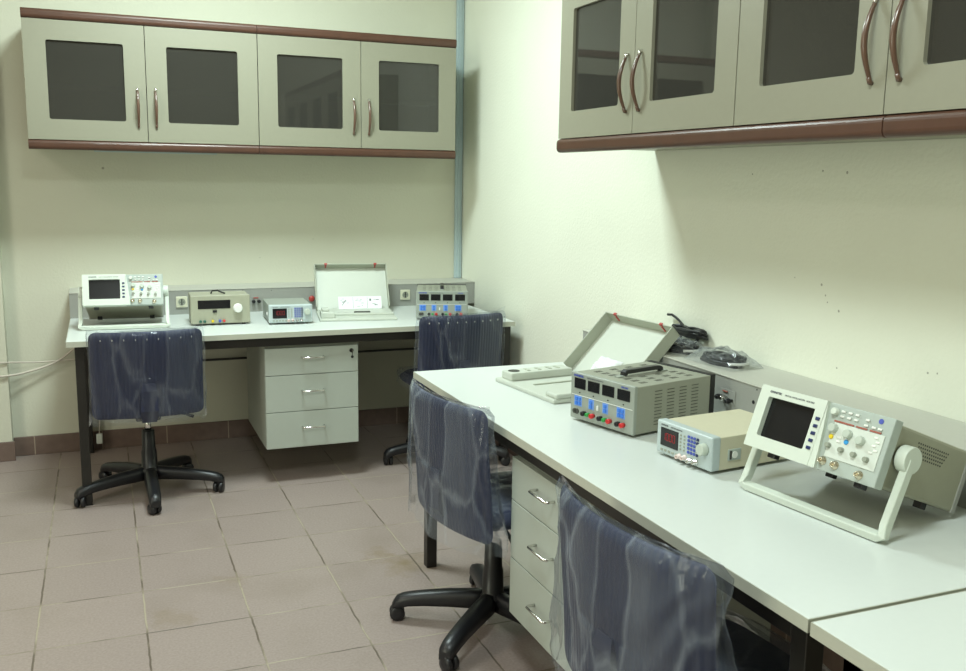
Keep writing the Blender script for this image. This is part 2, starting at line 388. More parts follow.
# shallow pier at the left end of the back wall
struct(MB().box(-2.94, -2.49, -.08, 0, 0, RH, 'wb').build('wall_pier'))
struct(MB().box(-2.49, -.012, -.012, 0, 0, .1015, 'skirt', .003).build('baseboard_back'))
struct(MB().box(-2.94, -2.478, -.092, -.08, 0, .1015, 'skirt', .003).build('baseboard_pier'))
struct(MB().box(-.012, 0, -7.9, 0, 0, .1015, 'skirt', .003).build('baseboard_right'))

# corner conduit on the back wall
t = thing('wall_conduit', 'blue-grey vertical cable conduit running up the room corner', 'conduit', (-.026, -.001, .879))
MB().box(-.022, .022, -.018, 0, 0, 2.12, 'duct', .003).build('conduit_cover', t)
MB().box(-.007, .007, -.024, -.018, 0, 2.12, 'duct', .002).build('raised_strip', t)

# ------------------------------------------------------------------ benches
def bench(name, label, x0, x1, y0, y1, legs, rails, end_edges='fb'):
    t = thing(name, label, 'lab bench', ((x0 + x1) / 2, (y0 + y1) / 2, 0), 0)
    ox, oy = (x0 + x1) / 2, (y0 + y1) / 2
    def B(nm, a, b, c, d, e, f, m, bev=0):
        return MB().box(a - ox, b - ox, c - oy, d - oy, e, f, m, bev).build(nm, t)
    B('worktop', x0 + .0015, x1 - .0015, y0 + .0015, y1 - .0015, .7245, .75, 'bench', .002)
    mb = MB()
    mb.frame(x0 - ox, x1 - ox, y0 - oy, y1 - oy, x0 + .0015 - ox, x1 - .0015 - ox, y0 + .0015 - oy, y1 - .0015 - oy, .0005, .7247, .7492, 'edge', 2)
    # frame() builds in xz; turn it flat
    for v in mb.bm.verts: v.co = Vector((v.co.x, v.co.z, v.co.y))
    mb.build('edge_band', t)
    for (lx, ly) in legs: B('leg', lx, lx + .04, ly, ly + .04, 0, .7245, 'frame', .002)
    for r in rails: B('frame_rail', *r, 'frame', .002)
    return t
bx0, bx1, by0 = -2.1794, -.06, -.9548
bench('lab_bench', 'long white-topped bench on dark legs along the back wall under the cabinets', bx0, bx1, by0, -.0,
      [(-2.147, -.935), (-2.147, -.08), (-.115, -.935), (-.115, -.08)],
      [(-2.107, -.115, -.935, -.910, .682, .7245), (-2.107, -.115, -.045, -.02, .682, .7245), (-2.147, -2.107, -.895, -.08, .682, .7245), (-.115, -.075, -.895, -.08, .682, .7245), (-2.107, -.115, -.04, -.03, .456, .468)])
rx0, ry1, yj = -.9474, -2.004, -4.1568
bench('lab_bench', 'white-topped bench on dark legs against the right wall, carrying the large oscilloscope', rx0, -.001, yj, ry1,
      [(-.922, -2.102), (-.06, -2.102), (-.922, -4.13), (-.06, -4.13)],
      [(-.922, -.892, -4.09, -2.102, .680, .7245), (-.05, -.02, -4.09, -2.102, .680, .7245), (-.882, -.06, -2.10, -2.07, .680, .7245), (-.882, -.06, -4.13, -4.10, .680, .7245), (-.07, -.05, -4.09, -2.102, .40, .44)])
bench('lab_bench', 'empty white bench top in the lower right corner of the photo', rx0 - .002, -.001, -6.3, yj - .0085,
      [(-.922, -4.255), (-.06, -4.255), (-.922, -6.25), (-.06, -6.25)],
      [(-.922, -.892, -6.25, -4.215, .680, .7245), (-.05, -.02, -6.25, -4.215, .680, .7245), (-.882, -.06, -4.255, -4.225, .680, .7245)])

# trunking boxes along the walls
TZ, TD = .8778, .2352
def trunk(label, loc, rz, length):
    t = thing('wall_trunking', label, 'trunking', loc, rz)
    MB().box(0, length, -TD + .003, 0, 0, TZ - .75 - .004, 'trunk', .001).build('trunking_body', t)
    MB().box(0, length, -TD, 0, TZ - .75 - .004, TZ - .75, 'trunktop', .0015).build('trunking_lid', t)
    return t
tb = trunk('grey socket trunking box along the back of the far bench', (-2.1794, -.001, .7502), 0, 2.178)
tr_ = trunk('grey socket trunking box along the right wall behind the instruments', (-.001, -2.01, .7502), -PI / 2, 4.2)

def socket(label, x, z):
    t = thing('wall_socket', label, 'socket', (x, -TD + .0018, z - .034), 0, None)
    MB().box(-.029, .029, -.009, 0, .005, .063, 'cream', .004).build('face_plate', t)
    MB().lathe([(.0215, 0), (.0215, -.002), (.0185, -.002), (.0185, .0015)], (0, -.009, .034), (0, 1, 0), 'cream', 24).build('socket_ring', t)
    mb = MB(); mb.cyl((0, -.0075, .034), (0, -1, 0), .0180, .0018, 'knobd', 24); mb.build('socket_well', t, 'grey recess')
    mb = MB(); mb.cyl((-.0085, -.0093, .034), (0, -1, 0), .0025, .001, 'blackm', 10); mb.cyl((.0085, -.0093, .034), (0, -1, 0), .0025, .001, 'blackm', 10)
    mb.box(-.0025, .0025, -.0106, -.009, .018, .05, 'blackm'); mb.build('pin_holes', t, 'black pin holes')
socket('cream wall socket between the tilted oscilloscope and the meter with the white knob', -1.643, .8155)
socket('cream wall socket between the open kit case and the power supply by the corner', -.428, .815)
def binding(label, loc, rz):
    t = thing('terminal_pair', label, 'terminal', loc, rz)
    MB().box(-.028, .028, -.003, 0, -.02, .02, 'trunk', .001).build('mounting_plate', t)
    for x, m in ((-.014, 'black'), (.014, 'black')):
        p = MB().lathe([(.006, 0), (.006, .008), (.0095, .008), (.0095, .022), (.007, .025)], (x, -.003, -.006), (0, -1, 0), m, 12).build('terminal_post', t, 'black terminal post')
    MB().box(-.013, .013, -.006, -.003, .009, .014, 'dred2', .001).build('marker_strip', t, 'red strip')
binding('black terminal pair with a red strip beside the meter with the white knob', (-1.263, -TD + .0028, .813), 0)
t = thing('terminal_pair', 'black and chrome terminals on the right trunking behind the beige signal generator', 'terminal', (-TD + .0018, -2.965, .815), -PI / 2)
MB().box(-.04, .04, -.002, 0, -.022, .022, 'trunk', .001).build('mounting_plate', t)
for x, m in ((-.024, 'black'), (.0, 'chrome'), (.026, 'black')):
    MB().lathe([(.005, 0), (.005, .010), (.0085, .011), (.0085, .022), (.005, .026)], (x, -.002, -.004 - .004 * (x > 0)), (0, -1, 0), m, 12).build('terminal_post', t, ('black' if m == 'black' else 'chrome') + ' terminal post')
MB().box(-.020, .004, -.006, -.002, .013, .017, 'dred', .001).build('marker_strip', t, 'red strip')
t = thing('emergency_button', 'red mushroom push button between the small signal generator and the kit case', 'button', (-.965, -TD + .0018, .812), 0)
MB().cyl((0, 0, 0), (0, -1, 0), .013, .012, 'black', 16).build('button_collar', t)
MB().lathe([(.010, .012), (.016, .014), (.017, .019), (.013, .024), (.003, .026)], (0, 0, 0), (0, -1, 0), 'dred2', 20).build('button_cap', t)
for (x, z) in ((-1.33, .868), (-1.18, .862), (-.52, .862)): MB().cyl((x + 2.1794, -TD + .0035, z - .7502), (0, -1, 0), .0022, .001, 'blackm', 8).build('screw', tb, 'tiny dark screw')
for (y, z, r) in ((-3.103, .866, .0026), (-3.09, .825, .006)): MB().cyl((-y - 2.01, -TD + .0035, z - .7502), (0, -1, 0), r, .0015, 'blackm', 8).build('screw', tr_, 'dark screw')

# ------------------------------------------------------------------ drawer pedestals
def pedestal(label, loc, rz, w=.4505, d=.60, knob=True):
    """front at local y=0, hangs from z .175 to .68"""
    t = thing('drawer_unit', label, 'drawers', loc, rz)
    zb, zt = .175, .6795
    mb = MB(); th = .018
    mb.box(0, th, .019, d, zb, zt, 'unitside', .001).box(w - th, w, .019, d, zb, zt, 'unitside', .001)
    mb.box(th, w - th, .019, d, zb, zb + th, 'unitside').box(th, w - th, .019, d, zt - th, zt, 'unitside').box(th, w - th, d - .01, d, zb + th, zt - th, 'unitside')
    mb.build('carcass', t)
    zs = [zb, .354, .5335, .6665]
    for i in range(3):
        z0, z1 = zs[i] + .0015, zs[i + 1] - .0015
        dr = MB().box(.001, w - .001, 0, .018, z0, z1, 'unit', .0015).build('drawer_front', t)
        zc = (z0 + z1) / 2 + .012 + (.006 if i == 2 else 0); hw = .053
        mb = MB(); path = [(w / 2 - hw, .001, zc), (w / 2 - hw, -.022, zc), (w / 2 - hw + .005, -.028, zc), (w / 2 + hw - .005, -.028, zc), (w / 2 + hw, -.022, zc), (w / 2 + hw, .001, zc)]
        mb.tube(path, .0042, 'chrome', 8); mb.build('handle', dr, 'chrome bow handle')
        if i == 2:
            mb = MB(); mb.lathe([(.010, 0), (.010, .004), (.007, .006)], (w - .034, 0, z1 - .026), (0, -1, 0), 'blackm', 14); mb.build('lock', dr, 'black lock')
            mb = MB(); mb.box(w - .036, w - .032, -.022, -.006, z1 - .032, z1 - .020, 'chrome'); mb.cyl((w - .034, -.016, z1 - .055), (0, -1, 0), .007, .003, 'blackm', 12); mb.box(w - .0355, w - .0325, -.018, -.016, z1 - .05, z1 - .03, 'blackm'); mb.build('key', dr, 'small key hanging in the lock')
    MB().box(.02, w - .02, .03, d - .03, zt, .682, 'frame').build('mounting_strip', t)
    return t
pedestal('pale three-drawer unit hanging under the back bench', (-1.3291, -.9147, 0), 0)
pedestal('pale three-drawer unit under the right bench, between the two nearer chairs', (-.9215, -2.8741, 0), -PI / 2, w=.463)

# ------------------------------------------------------------------ wall cabinets
CW, CZ0, CZ1, CZ2, CZ3, CD = .5267, 1.5765, 1.6212, 2.1628, 2.2082, .4209
def bow_handle(x, z0, z1, parent, yf):
    mb = MB(); n = 14; pts = []; rs = []
    for i in range(n + 1):
        a = i / n; pts.append((x, yf - .004 - .027 * math.sin(PI * a), z0 + (z1 - z0) * a)); rs.append(.0042 + .0030 * math.sin(PI * a))
    mb.tube(pts, rs, 'handle', 10)
    mb.build('handle', parent, 'brown arched handle with bright ends')
    # the chrome ends belong to the same handle, built as its own small mesh piece inside the door
def cabinet(label, loc, rz, n=2, rails=('top', 'bottom')):
    """front plane local y=-CD, wall at y=0, x from 0 to n*CW"""
    t = thing('wall_cabinet', label, 'cabinet', loc, rz); w = n * CW; th = .018
    z0, z1 = CZ1 - .032, CZ2 + .03
    mb = MB(); yf = -CD + .022
    mb.box(.001, th, yf, -.002, z0, z1, 'cab').box(w - th, w - .001, yf, -.002, z0, z1, 'cab')
    mb.box(th, w - th, yf, -.002, z0, z0 + th, 'cab').box(th, w - th, yf, -.002, z1 - th, z1, 'cab').box(th, w - th, -.012, -.002, z0 + th, z1 - th, 'cabin')
    mb.build('carcass', t)
    if rails == ('top', 'bottom') and loc[0] < -2: MB().box(.28, .86, -.30, -.27, z0 - .016, z0 - .001, 'duct', .002).build('bottom_strip', t, 'pale blue strip under the cabinet')
    MB().box(th, w - th, yf + .03, -.012, 1.883, 1.901, 'cabin').build('shelf', t)
    for i in range(n):
        x0, x1 = i * CW + .0016, (i + 1) * CW - .0016
        dz0, dz1 = CZ1 + .001, CZ2 - .001
        gx0, gx1, gz0, gz1 = i * CW + .0965, (i + 1) * CW - .0965, 1.716, 2.0725
        d = MB().frame(x0, x1, dz0, dz1, gx0, gx1, gz0, gz1, .010, -CD, -CD + .018, 'cab').build('door', t)
        MB().box(gx0 - .006, gx1 + .006, -CD + .011, -CD + .015, gz0 - .006, gz1 + .006, 'glass').build('glass_pane', d, 'dark tinted glass pane')
        hx = (x1 - .039) if i % 2 == 0 else (x0 + .039)
        bow_handle(hx, 1.692, 1.872, d, -CD)
        for zz, sg in ((1.692, -1), (1.872, 1)):
            mb = MB(); mb.tube([(hx, -CD + .001, zz), (hx, -CD - .006, zz), (hx, -CD - .012, zz - sg * .012)], [.0056, .0058, .0050], 'chrome' if sg > 0 else 'handle', 10)
            mb.build('handle_cap', d, 'chrome cap at the upper handle end' if sg > 0 else 'brown lower handle end')
    for r in rails:
        a, b = (CZ0, CZ1) if r == 'bottom' else (CZ2, CZ3)
        rail_mesh(.0005, w - .0005, a, b).build('trim_rail', t, 'reddish-brown rounded trim rail')
    return t
def rail_mesh(x0, x1, a, b):
    mb = MB(); yf = -CD - .006; r = .016; prof = []
    for cy, cz, a0 in ((yf + r, a + r, 270), (yf + r, b - r, 180)):
        for i in range(6):
            an = math.radians(a0 - 90 * i / 5); prof.append((cy + r * math.cos(an), cz + r * math.sin(an)))
    prof = [(-CD + .022, a)] + prof + [(-CD + .022, b)]
    mb.prism(prof, 'x', x0, x1, 'rail')
    mb.box(x0 + .0005, x1 - .0005, -CD + .0215, -.003, (a if a > 2 else b - .033), (a + .03 if a > 2 else b - .032 + .0005), 'cab') if False else None
    return mb
cabinet('left pair of cream glass-door wall cabinets on the back wall', (-2.3081, 0, 0), 0)
cabinet('cream glass-door wall cabinet on the back wall, the pair next to the corner', (-2.3081 + 2 * CW + .001, 0, 0), 0)
cabinet('cream glass-door wall cabinet on the right wall, the pair nearer the corner', (0, -2.1141, 0), -PI / 2, rails=('top',))
cabinet('cream glass-door wall cabinet at the upper right edge of the photo', (0, -2.1141 - 2 * CW - .001, 0), -PI / 2, rails=('top',))
for a, b, lab in ((0, 3 * CW + .006, 'long brown rounded trim rail under the right-wall cabinets, the stretch nearer the corner'), (3 * CW + .009, 4 * CW + .004, 'short brown rounded trim rail under the last right-wall cabinet door')):
    o = rail_mesh(0, b - a, CZ0 - .005, CZ1).build('trim_rail'); o.location = (0, -2.1141 - a, 0); o.rotation_euler = (0, 0, -PI / 2); tag(o, lab, 'trim rail')

# ------------------------------------------------------------------ oscilloscope
OW, OH, OD, OT = .3527, .1473, .2997, .3581
def make_scope(label, loc, rz):
    t = thing('oscilloscope', label, 'oscilloscope', loc, rz)
    T = Matrix.Translation((0, 0, .012)) @ Matrix.Rotation(-OT, 4, 'X')
    w, h, d = OW, OH, OD
    def mk(): m = MB(); m.T = T; return m
    b = .030
    mb = mk(); mb.box(-w / 2 + .006, w / 2 - .006, -d + b, 0, .004, h - .006, 'scopebody', .006); mb.build('housing', t)
    mk().box(-w / 2 + .004, w / 2 - .004, -.012, .004, .002, h - .004, 'trunk', .003).build('rear_cover', t)
    # vents: slanted block of little holes on both sides
    for sx in (-1, 1):
        mb = mk()
        for r in range(5):
            for k in range(15 - r):
                y = -d + b + .075 + k * .0078 + r * .004; z = h - .03 - r * .0075
                x = sx * (w / 2 - .006)
                mb.box(x - .0004, x + .0004, y, y + .0038, z, z + .0036, 'vent')
        mb.build('vent_holes', t, 'rows of small dark vent holes')
    # front: grey shell for the controls, pale shell round the screen
    mk().box(.010, w / 2, -d + .004, -d + b, 0, h, 'panel', .002, 2).build('front_shell', t)
    sx0, sx1, sz0, sz1 = -w / 2 + .028, -w / 2 + .163, .030, h - .024
    mb = mk(); mb.frame(-w / 2, .012, 0, h, sx0, sx1, sz0, sz1, .004, -d - .006, -d + .02, 'scope')
    mb.box(-w / 2, .012, -d + .02, -d + b, 0, h, 'scope')
    mb.prism([(.011, 0), (.029, .0), (.027, h * .25), (.021, h * .6), (.013, h)], 'y', -d - .005, -d + .01, 'scope')
    mb.build('screen_bezel', t)
    mk().box(sx0, sx1, -d + .008, -d + .012, sz0, sz1, 'screen').build('screen', t)
    for k in range(5):
        mk().box(-w / 2 + .172, -w / 2 + .183, -d - .0085, -d - .005, .034 + k * .0165, .0415 + k * .0165, 'navykey', .001).build('soft_key', t, 'dark blue soft key')
    # white control fields
    px, pw = .012, w / 2 - .016
    def pp(a, bb): return (.016 + a * (w / 2 - .016), h * (1 - bb))
    mb = mk(); x0, z0 = pp(.14, .79); x1, z1 = pp(.93, .27); mb.box(x0, x1, -d + .0022, -d + .004, z0, z1, 'panelw', .001)
    mb.build('control_field', t, 'paler field under the knobs')
    mb = mk()
    for a0, a1 in ((.13, .44), (.48, .65), (.69, .86)):
        x0, z0 = pp(a0, .262); x1, z1 = pp(a1, .238); mb.box(x0, x1, -d + .0018, -d + .0042, z0, z1, 'dred')
    mb.build('marking', t, 'thin brick-red heading lines')
    def kn(a, bb, r, hh, m, nm='knob', lab=None):
        x, z = pp(a, bb); mk().lathe([(r * 1.05, 0), (r, .002), (r * .92, hh - .001), (r * .8, hh)], (x, -d + .004, z), (0, -1, 0), m, 18).build(nm, t, lab)
    kn(.115, .12, .0082, .012, 'scope')
    for a, bb in ((.171, .36), (.413, .39), (.624, .43)): kn(a, bb, .0098, .014, 'knob')
    for a, bb in ((.168, .62), (.383, .635), (.586, .645), (.78, .66)): kn(a, bb, .0062, .011, 'knobd')
    kn(.163, .487, .0055, .005, 'yellow', 'channel_button', 'yellow channel button'); kn(.413, .505, .0055, .005, 'cyan', 'channel_button', 'blue channel button')
    for a, bb in ((.145, .86), (.35, .87), (.74, .895)):
        x, z = pp(a, bb)
        mb = mk(); mb.lathe([(.0095, 0), (.0095, .002), (.0062, .003), (.0062, .011), (.0045, .011), (.0045, .005)], (x, -d + .004, z), (0, -1, 0), 'brass', 16)
        mb.tube([(x - .008, -d - .003, z), (x + .008, -d - .003, z)], .0012, 'brass', 6); mb.build('bnc_connector', t, 'metal coaxial connector')
    for a, bb in ((.23, .09), (.34, .09), (.45, .09), (.23, .165), (.34, .165), (.45, .165), (.62, .12), (.62, .2), (.74, .2), (.83, .2), (.82, .33), (.86, .39), (.82, .45), (.86, .51), (.80, .55), (.29, .47), (.29, .53)):
        x, z = pp(a, bb); mk().box(x - .0048, x + .0048, -d + .0005, -d + .004, z - .0022, z + .0022, 'white', .0008).build('push_button', t)
    x, z = pp(.805, .06); mk().cyl((x, -d + .0042, z - .004), (0, -1, 0), .0058, .001, 'bluekey', 16).build('badge', t, 'round blue badge')
    text('GWINSTEK', .0068, T @ Matrix.Translation((-w / 2 + .028, -d - .0063, h - .0145)) @ UP, 'ink', t, 'maker_lettering', bold=.0003)
    text('DIGITAL OSCILLOSCOPE   GDS-2062', .0052, T @ Matrix.Translation((-w / 2 + .072, -d - .0063, h - .0145)) @ UP, 'ink', t, 'model_lettering')
    # little feet under the housing
    for fx in (-.12, .12):
        for fy in (-d + .03, -.055):
            f = mk(); f.box(fx - .011, fx + .011, fy, fy + .018, -.011, .0045, 'black', .002)
            f.build('foot', t, 'black foot')
    # swivel handle used as a stand
    hw = .1953; py, pz = -.2336, .0776
    piv = T @ Vector((0, py, pz)); hy = -.2587
    for sx in (-1, 1):
        mb = MB(); nrm = (sx, 0, 0); c = Vector((sx * (w / 2 - .003), piv.y, piv.z))
        mb.lathe([(.028, 0), (.029, .003), (.029, .022), (.028, .0245), (.0275, .025)], c, nrm, 'scope', 28)
        mb.build('handle_hub', t, 'round ribbed hub')
    R = .0118; b0 = Vector((0, hy, R)); arm = []
    for sx in (-1, 1):
        seq = [Vector((sx * (hw - .004), piv.y, piv.z)), Vector((sx * (hw - .004), hy + (piv.y - hy) * .12, R + (piv.z - R) * .12 + .004))]
        arm.append(seq)
    pts = [arm[0][0], arm[0][1], Vector((-hw + .001, hy, R + .003)), Vector((-hw + .012, hy, R)), Vector((hw - .012, hy, R)), Vector((hw - .001, hy, R + .003)), arm[1][1], arm[1][0]]
    # rectangular section bar
    mb = MB(); rings = []
    for i, p in enumerate(pts):
        tdir = (pts[min(i + 1, 7)] - pts[max(i - 1, 0)]).normalized(); X = Vector((0, 1, .15)).normalized()
        A = (X - tdir * X.dot(tdir)).normalized(); Bv = tdir.cross(A)
        k = .0108; q = .0085
        rings.append([p + A * (k * c) + Bv * (q * s_) for c, s_ in ((1, .8), (.85, 1), (-.85, 1), (-1, .8), (-1, -.8), (-.85, -1), (.85, -1), (1, -.8))])
    mb.loops(rings, 'scope', smooth=False); mb.build('carry_handle', t, 'pale handle bent into a stand')
    return t
sc = make_scope('large oscilloscope propped on its handle near the right edge of the right bench', (-.3414, -3.7192, .75), -1.4449)
dup(sc, (-1.9173, -.4016, .75), -.0585, 'oscilloscope propped on its handle at the left end of the back bench')

# ------------------------------------------------------------------ four-display power supply
def make_psu(label, loc, rz):
    w, h, d = .2668, .1417, .345
    t = thing('power_supply', label, 'power supply', loc, rz); f = .008
    for fx in (-.10, .10):
        for fy in (.03, d - .04): MB().cyl((fx, fy, 0), (0, 0, 1), .009, f + .002, 'blackm', 12).build('foot', t, 'black foot')
    mb = MB(); mb.box(-w / 2 + .002, w / 2 - .002, .012, d - .020, f, f + h - .003, 'psu', .002); mb.build('housing', t)
    MB().box(-w / 2, w / 2, d - .020, d, f - .001, f + h - .001, 'blackm', .002).build('rear_panel', t, 'black rear panel')
    MB().box(-w / 2, w / 2, 0, .014, f, f + h, 'psuf', .003, 3).build('front_panel', t)
    def P(a, b): return (-w / 2 + a * w, f + h * (1 - b))
    mb = MB(); x0, z0 = P(.02, .485); x1, z1 = P(.98, .475); mb.box(x0, x1, -.0012, .001, z0, z1, 'white'); mb.build('divider_line', t, 'pale divider line')
    for a0, a1 in ((.065, .245), (.285, .47), (.515, .70), (.75, .94)):
        x0, z0 = P(a0, .335); x1, z1 = P(a1, .11); MB().box(x0, x1, -.002, .002, z0, z1, 'screen', .001).build('display', t, 'dark display window')
        mb = MB(); x, z = P((a0 + a1) / 2, .415); mb.cyl((x, .0005, z), (0, -1, 0), .0022, .002, 'blackm', 8); mb.build('indicator', t)
    for a, n in ((.13, 2), (.345, 1), (.57, 1), (.81, 2)):
        x, z = P(a, .605); hw_ = .013 if n == 2 else .008
        mb = MB(); mb.box(x - hw_ - .004, x + hw_ + .004, -.0006, .001, z - .016, z + .016, 'blueh', .002); mb.build('key_surround', t, 'pale blue printed surround')
        for i in range(n):
            for j in (0, 1):
                xx = x + ((i - .5) * .0135 if n == 2 else 0); zz = z + (j - .5) * .0135
                MB().box(xx - .0052, xx + .0052, -.004, .001, zz - .0052, zz + .0052, 'blue', .001).build('key', t, 'blue key')
    x, z = P(.10, .835); mb = MB(); mb.lathe([(.008, 0), (.0075, .004)], (x - .005, 0, z), (0, -1, 0), 'vent', 14); mb.lathe([(.008, 0), (.0075, .004)], (x + .005, 0, z), (0, -1, 0), 'vent', 14); mb.build('power_button', t, 'dark oval power button')
    x, z = P(.455, .64); MB().box(x - .003, x + .003, -.004, .001, z - .007, z + .007, 'white', .001).build('toggle', t, 'small pale toggle')
    for a, m in ((.25, 'black'), (.32, 'green'), (.39, 'red'), (.515, 'black'), (.585, 'green'), (.66, 'red'), (.79, 'black'), (.865, 'red')):
        x, z = P(a, .83); r = .0075 if m != 'green' else .006
        MB().lathe([(r * .8, 0), (r * .8, .004), (r, .005), (r, .014), (r * .6, .016), (r * .5, .012)], (x, 0, z), (0, -1, 0), m, 14).build('terminal', t, {'black': 'black', 'green': 'green', 'red': 'red'}[m] + ' terminal')
    text('GWINSTEK', .0085, Matrix.Translation((-w / 2 + .013, -.0008, f + h - .0115)) @ UP, 'bluekey', t, 'maker_lettering', bold=.0003)
    text('LABORATORY DC POWER SUPPLY', .0046, Matrix.Translation((-w / 2 + .07, -.0008, f + h - .0105)) @ UP, 'ink', t, 'title_lettering')
    text('GPS-4303', .0068, Matrix.Translation((w / 2 - .052, -.0008, f + h - .0115)) @ UP, 'bluekey', t, 'model_lettering', bold=.0002)
    mb = MB(); zt = f + h - .003
    for r in range(4):
        for k in range(7):
            for q in range(3):
                xx = -.10 + k * .031 + q * .006; yy = .06 + r * .065
                if abs(xx) < .02: continue
                mb.box(xx, xx + .0024, yy, yy + .028, zt - .0002, zt + .0004, 'vent')
    mb.build('top_vents', t, 'rows of dark slots on the lid')
    for s in (-1, 1):
        mb = MB()
        for r in range(11):
            for k in range(4):
                x = s * (w / 2 - .002); y = .085 + k * .052; z = f + .02 + r * .0098
                mb.box(x - .0004, x + .0008, y, y + .030, z, z + .0016, 'vent')
        mb.build('side_vents', t, 'slots in the side')
    mb = MB(); mb.prism([(.082, zt + .003), (.085, zt + .014), (.095, zt + .020), (.235, zt + .020), (.247, zt + .014), (.250, zt + .003), (.238, zt + .003), (.230, zt + .008), (.100, zt + .008), (.093, zt + .003)], 'x', -.009, .009, 'black'); mb.build('carry_handle', t, 'black strap handle')
    for yy in (.074, .256): MB().box(-.011, .011, yy - .014, yy + .012, zt - .0005, zt + .004, 'psuf', .002).build('handle_mount', t)
    return t
ps = make_psu('beige power supply with four dark displays on the right bench', (-.6796, -2.9621, .75), -1.3217)
dup(ps, (-.4079, -.8072, .75), -.3356, 'beige four-display power supply at the corner end of the back bench')

# ------------------------------------------------------------------ signal generator
def make_fg(label, loc, rz):
    w, h, d = .2125, .0885, .291; f = .008
    t = thing('signal_generator', label, 'signal generator', loc, rz)
    for fx in (-.08, .08):
        for fy in (.025, d - .03): MB().cyl((fx, fy, 0), (0, 0, 1), .008, f + .002, 'knobd', 12).build('foot', t, 'small foot')
    MB().box(-w / 2 + .002, w / 2 - .002, .028, d, f, f + h - .003, 'fgbody', .002).build('housing', t)
    MB().box(-w / 2, w / 2, 0, .030, f, f + h, 'fgfront', .005, 3).build('front_bezel', t)
    def P(a, b): return (-w / 2 + a * w, f + h * (1 - b))
    x0, z0 = P(.085, .74); x1, z1 = P(.41, .19); MB().box(x0, x1, -.002, .002, z0, z1, 'screen', .001).build('display', t, 'dark display window')
    mb = MB()
    segs = {'0': 'abcdef', '1': 'bc'}
    def digit(cx, cz, s):
        hw_, hh = .0042, .0095; tt = .0013
        for g in s:
            if g in 'adg': zz = {'a': hh, 'g': 0, 'd': -hh}[g]; mb.box(cx - hw_, cx + hw_, -.0027, -.0019, cz + zz - tt / 2, cz + zz + tt / 2, 'led')
            else:
                xx = hw_ if g in 'bc' else -hw_; zz = hh / 2 if g in 'bf' else -hh / 2; mb.box(cx + xx - tt / 2, cx + xx + tt / 2, -.0027, -.0019, cz + zz - hh / 2 + tt / 2, cz + zz + hh / 2 - tt / 2, 'led')
    xa, za = P(.155, .44)
    for k, g in enumerate(('bc', 'abcdef', 'abcdef', 'abcdef')): digit(xa + k * .0128, za, g)
    mb.build('digit', t, 'red glowing digits')
    for r in range(5):
        for k in range(4):
            x, z = P(.60 + k * .052, .20 + r * .115); MB().box(x - .0037, x + .0037, -.003, .001, z - .0034, z + .0034, 'bluekey' if k < 3 else 'navykey', .001).build('key', t, 'blue key')
    for r in range(5):
        for a in (.455, .52):
            x, z = P(a, .24 + r * .105); MB().box(x - .0026, x + .0026, -.002, .001, z - .0022, z + .0022, 'knobd', .0006).build('push_button', t)
    for k in range(5):
        x, z = P(.11 + k * .07, .87); MB().box(x - .0045, x + .0045, -.002, .001, z - .003, z + .003, 'knobd', .0008).build('push_button', t)
    x, z = P(.875, .40); MB().lathe([(.0165, 0), (.0155, .004), (.0145, .016), (.013, .018)], (x, 0, z), (0, -1, 0), 'knob', 22).build('knob', t, 'large pale knob')
    for a, b, m in ((.45, .88, 'pink'), (.545, .86, 'pink'), (.65, .88, 'chrome'), (.745, .86, 'chrome')):
        x, z = P(a, b); MB().lathe([(.0078, 0), (.0078, .003), (.0056, .004), (.0056, .014), (.004, .014), (.004, .006)], (x, 0, z), (0, -1, 0), m, 14).build('connector', t, 'pale pink knob' if m == 'pink' else 'metal coaxial connector')
    text('GWINSTEK', .0055, Matrix.Translation((-w / 2 + .018, -.0006, f + h - .0115)) @ UP, 'ink', t, 'maker_lettering')
    text('FUNCTION GENERATOR', .004, Matrix.Translation((-w / 2 + .056, -.0006, f + h - .0115)) @ UP, 'ink', t, 'title_lettering')
    for s in (-1, 1):
        mb = MB(); x = s * (w / 2 - .002); mb.box(x - .0008, x + .0025, .055, .098, f + .022, f + .052, 'panel', .002)
        mb.cyl((x, .076, f + .037), (s, 0, 0), .009, .0045, 'white', 16); mb.box(x - .0005, x + .0035, .060, .066, f + .026, f + .048, 'vent'); mb.build('side_catch', t, 'grey catch plate with a pale disc')
    return t
fg = make_fg('cream signal generator with red digits beside the large oscilloscope', (-.651, -3.3443, .75), -1.4536)
fb = dup(fg, (-1.1686, -.7279, .75), -.0519, 'small grey signal generator with red digits on the back bench')
for c in fb.children:
    if c.name.startswith('housing'): c.material_slots[0].link = 'OBJECT'; c.material_slots[0].material = M['psuf']

# ------------------------------------------------------------------ bench meter with a white knob
t = thing('bench_meter', 'beige bench meter with a big white knob on the back bench', 'meter', (-1.4947, -.6591, .75), -.0204)
w, h, d, f = .2796, .1385, .19, .008
for fx in (-.11, .11):
    for fy in (.02, d - .03): MB().cyl((fx, fy, 0), (0, 0, 1), .009, f + .002, 'blackm', 12).build('foot', t, 'black foot')
MB().box(-w / 2 + .003, w / 2 - .003, .01, d, f, f + h - .003, 'meter', .004).build('housing', t)
MB().box(-w / 2, w / 2, 0, .014, f, f + h, 'meter', .004, 3).build('front_panel', t)
def P(a, b): return (-w / 2 + a * w, f + h * (1 - b))
x0, z0 = P(.12, .47); x1, z1 = P(.665, .17); MB().box(x0, x1, -.002, .002, z0, z1, 'screen', .001).build('display', t, 'wide dark display window')
x, z = P(.40, .56); MB().box(x - .010, x + .010, -.005, .001, z - .006, z + .006, 'blackm', .001).build('switch', t, 'black rocker switch')
x, z = P(.79, .47); MB().lathe([(.023, 0), (.022, .003), (.020, .018), (.018, .020)], (x, 0, z), (0, -1, 0), 'white', 28).build('knob', t, 'big white knob')
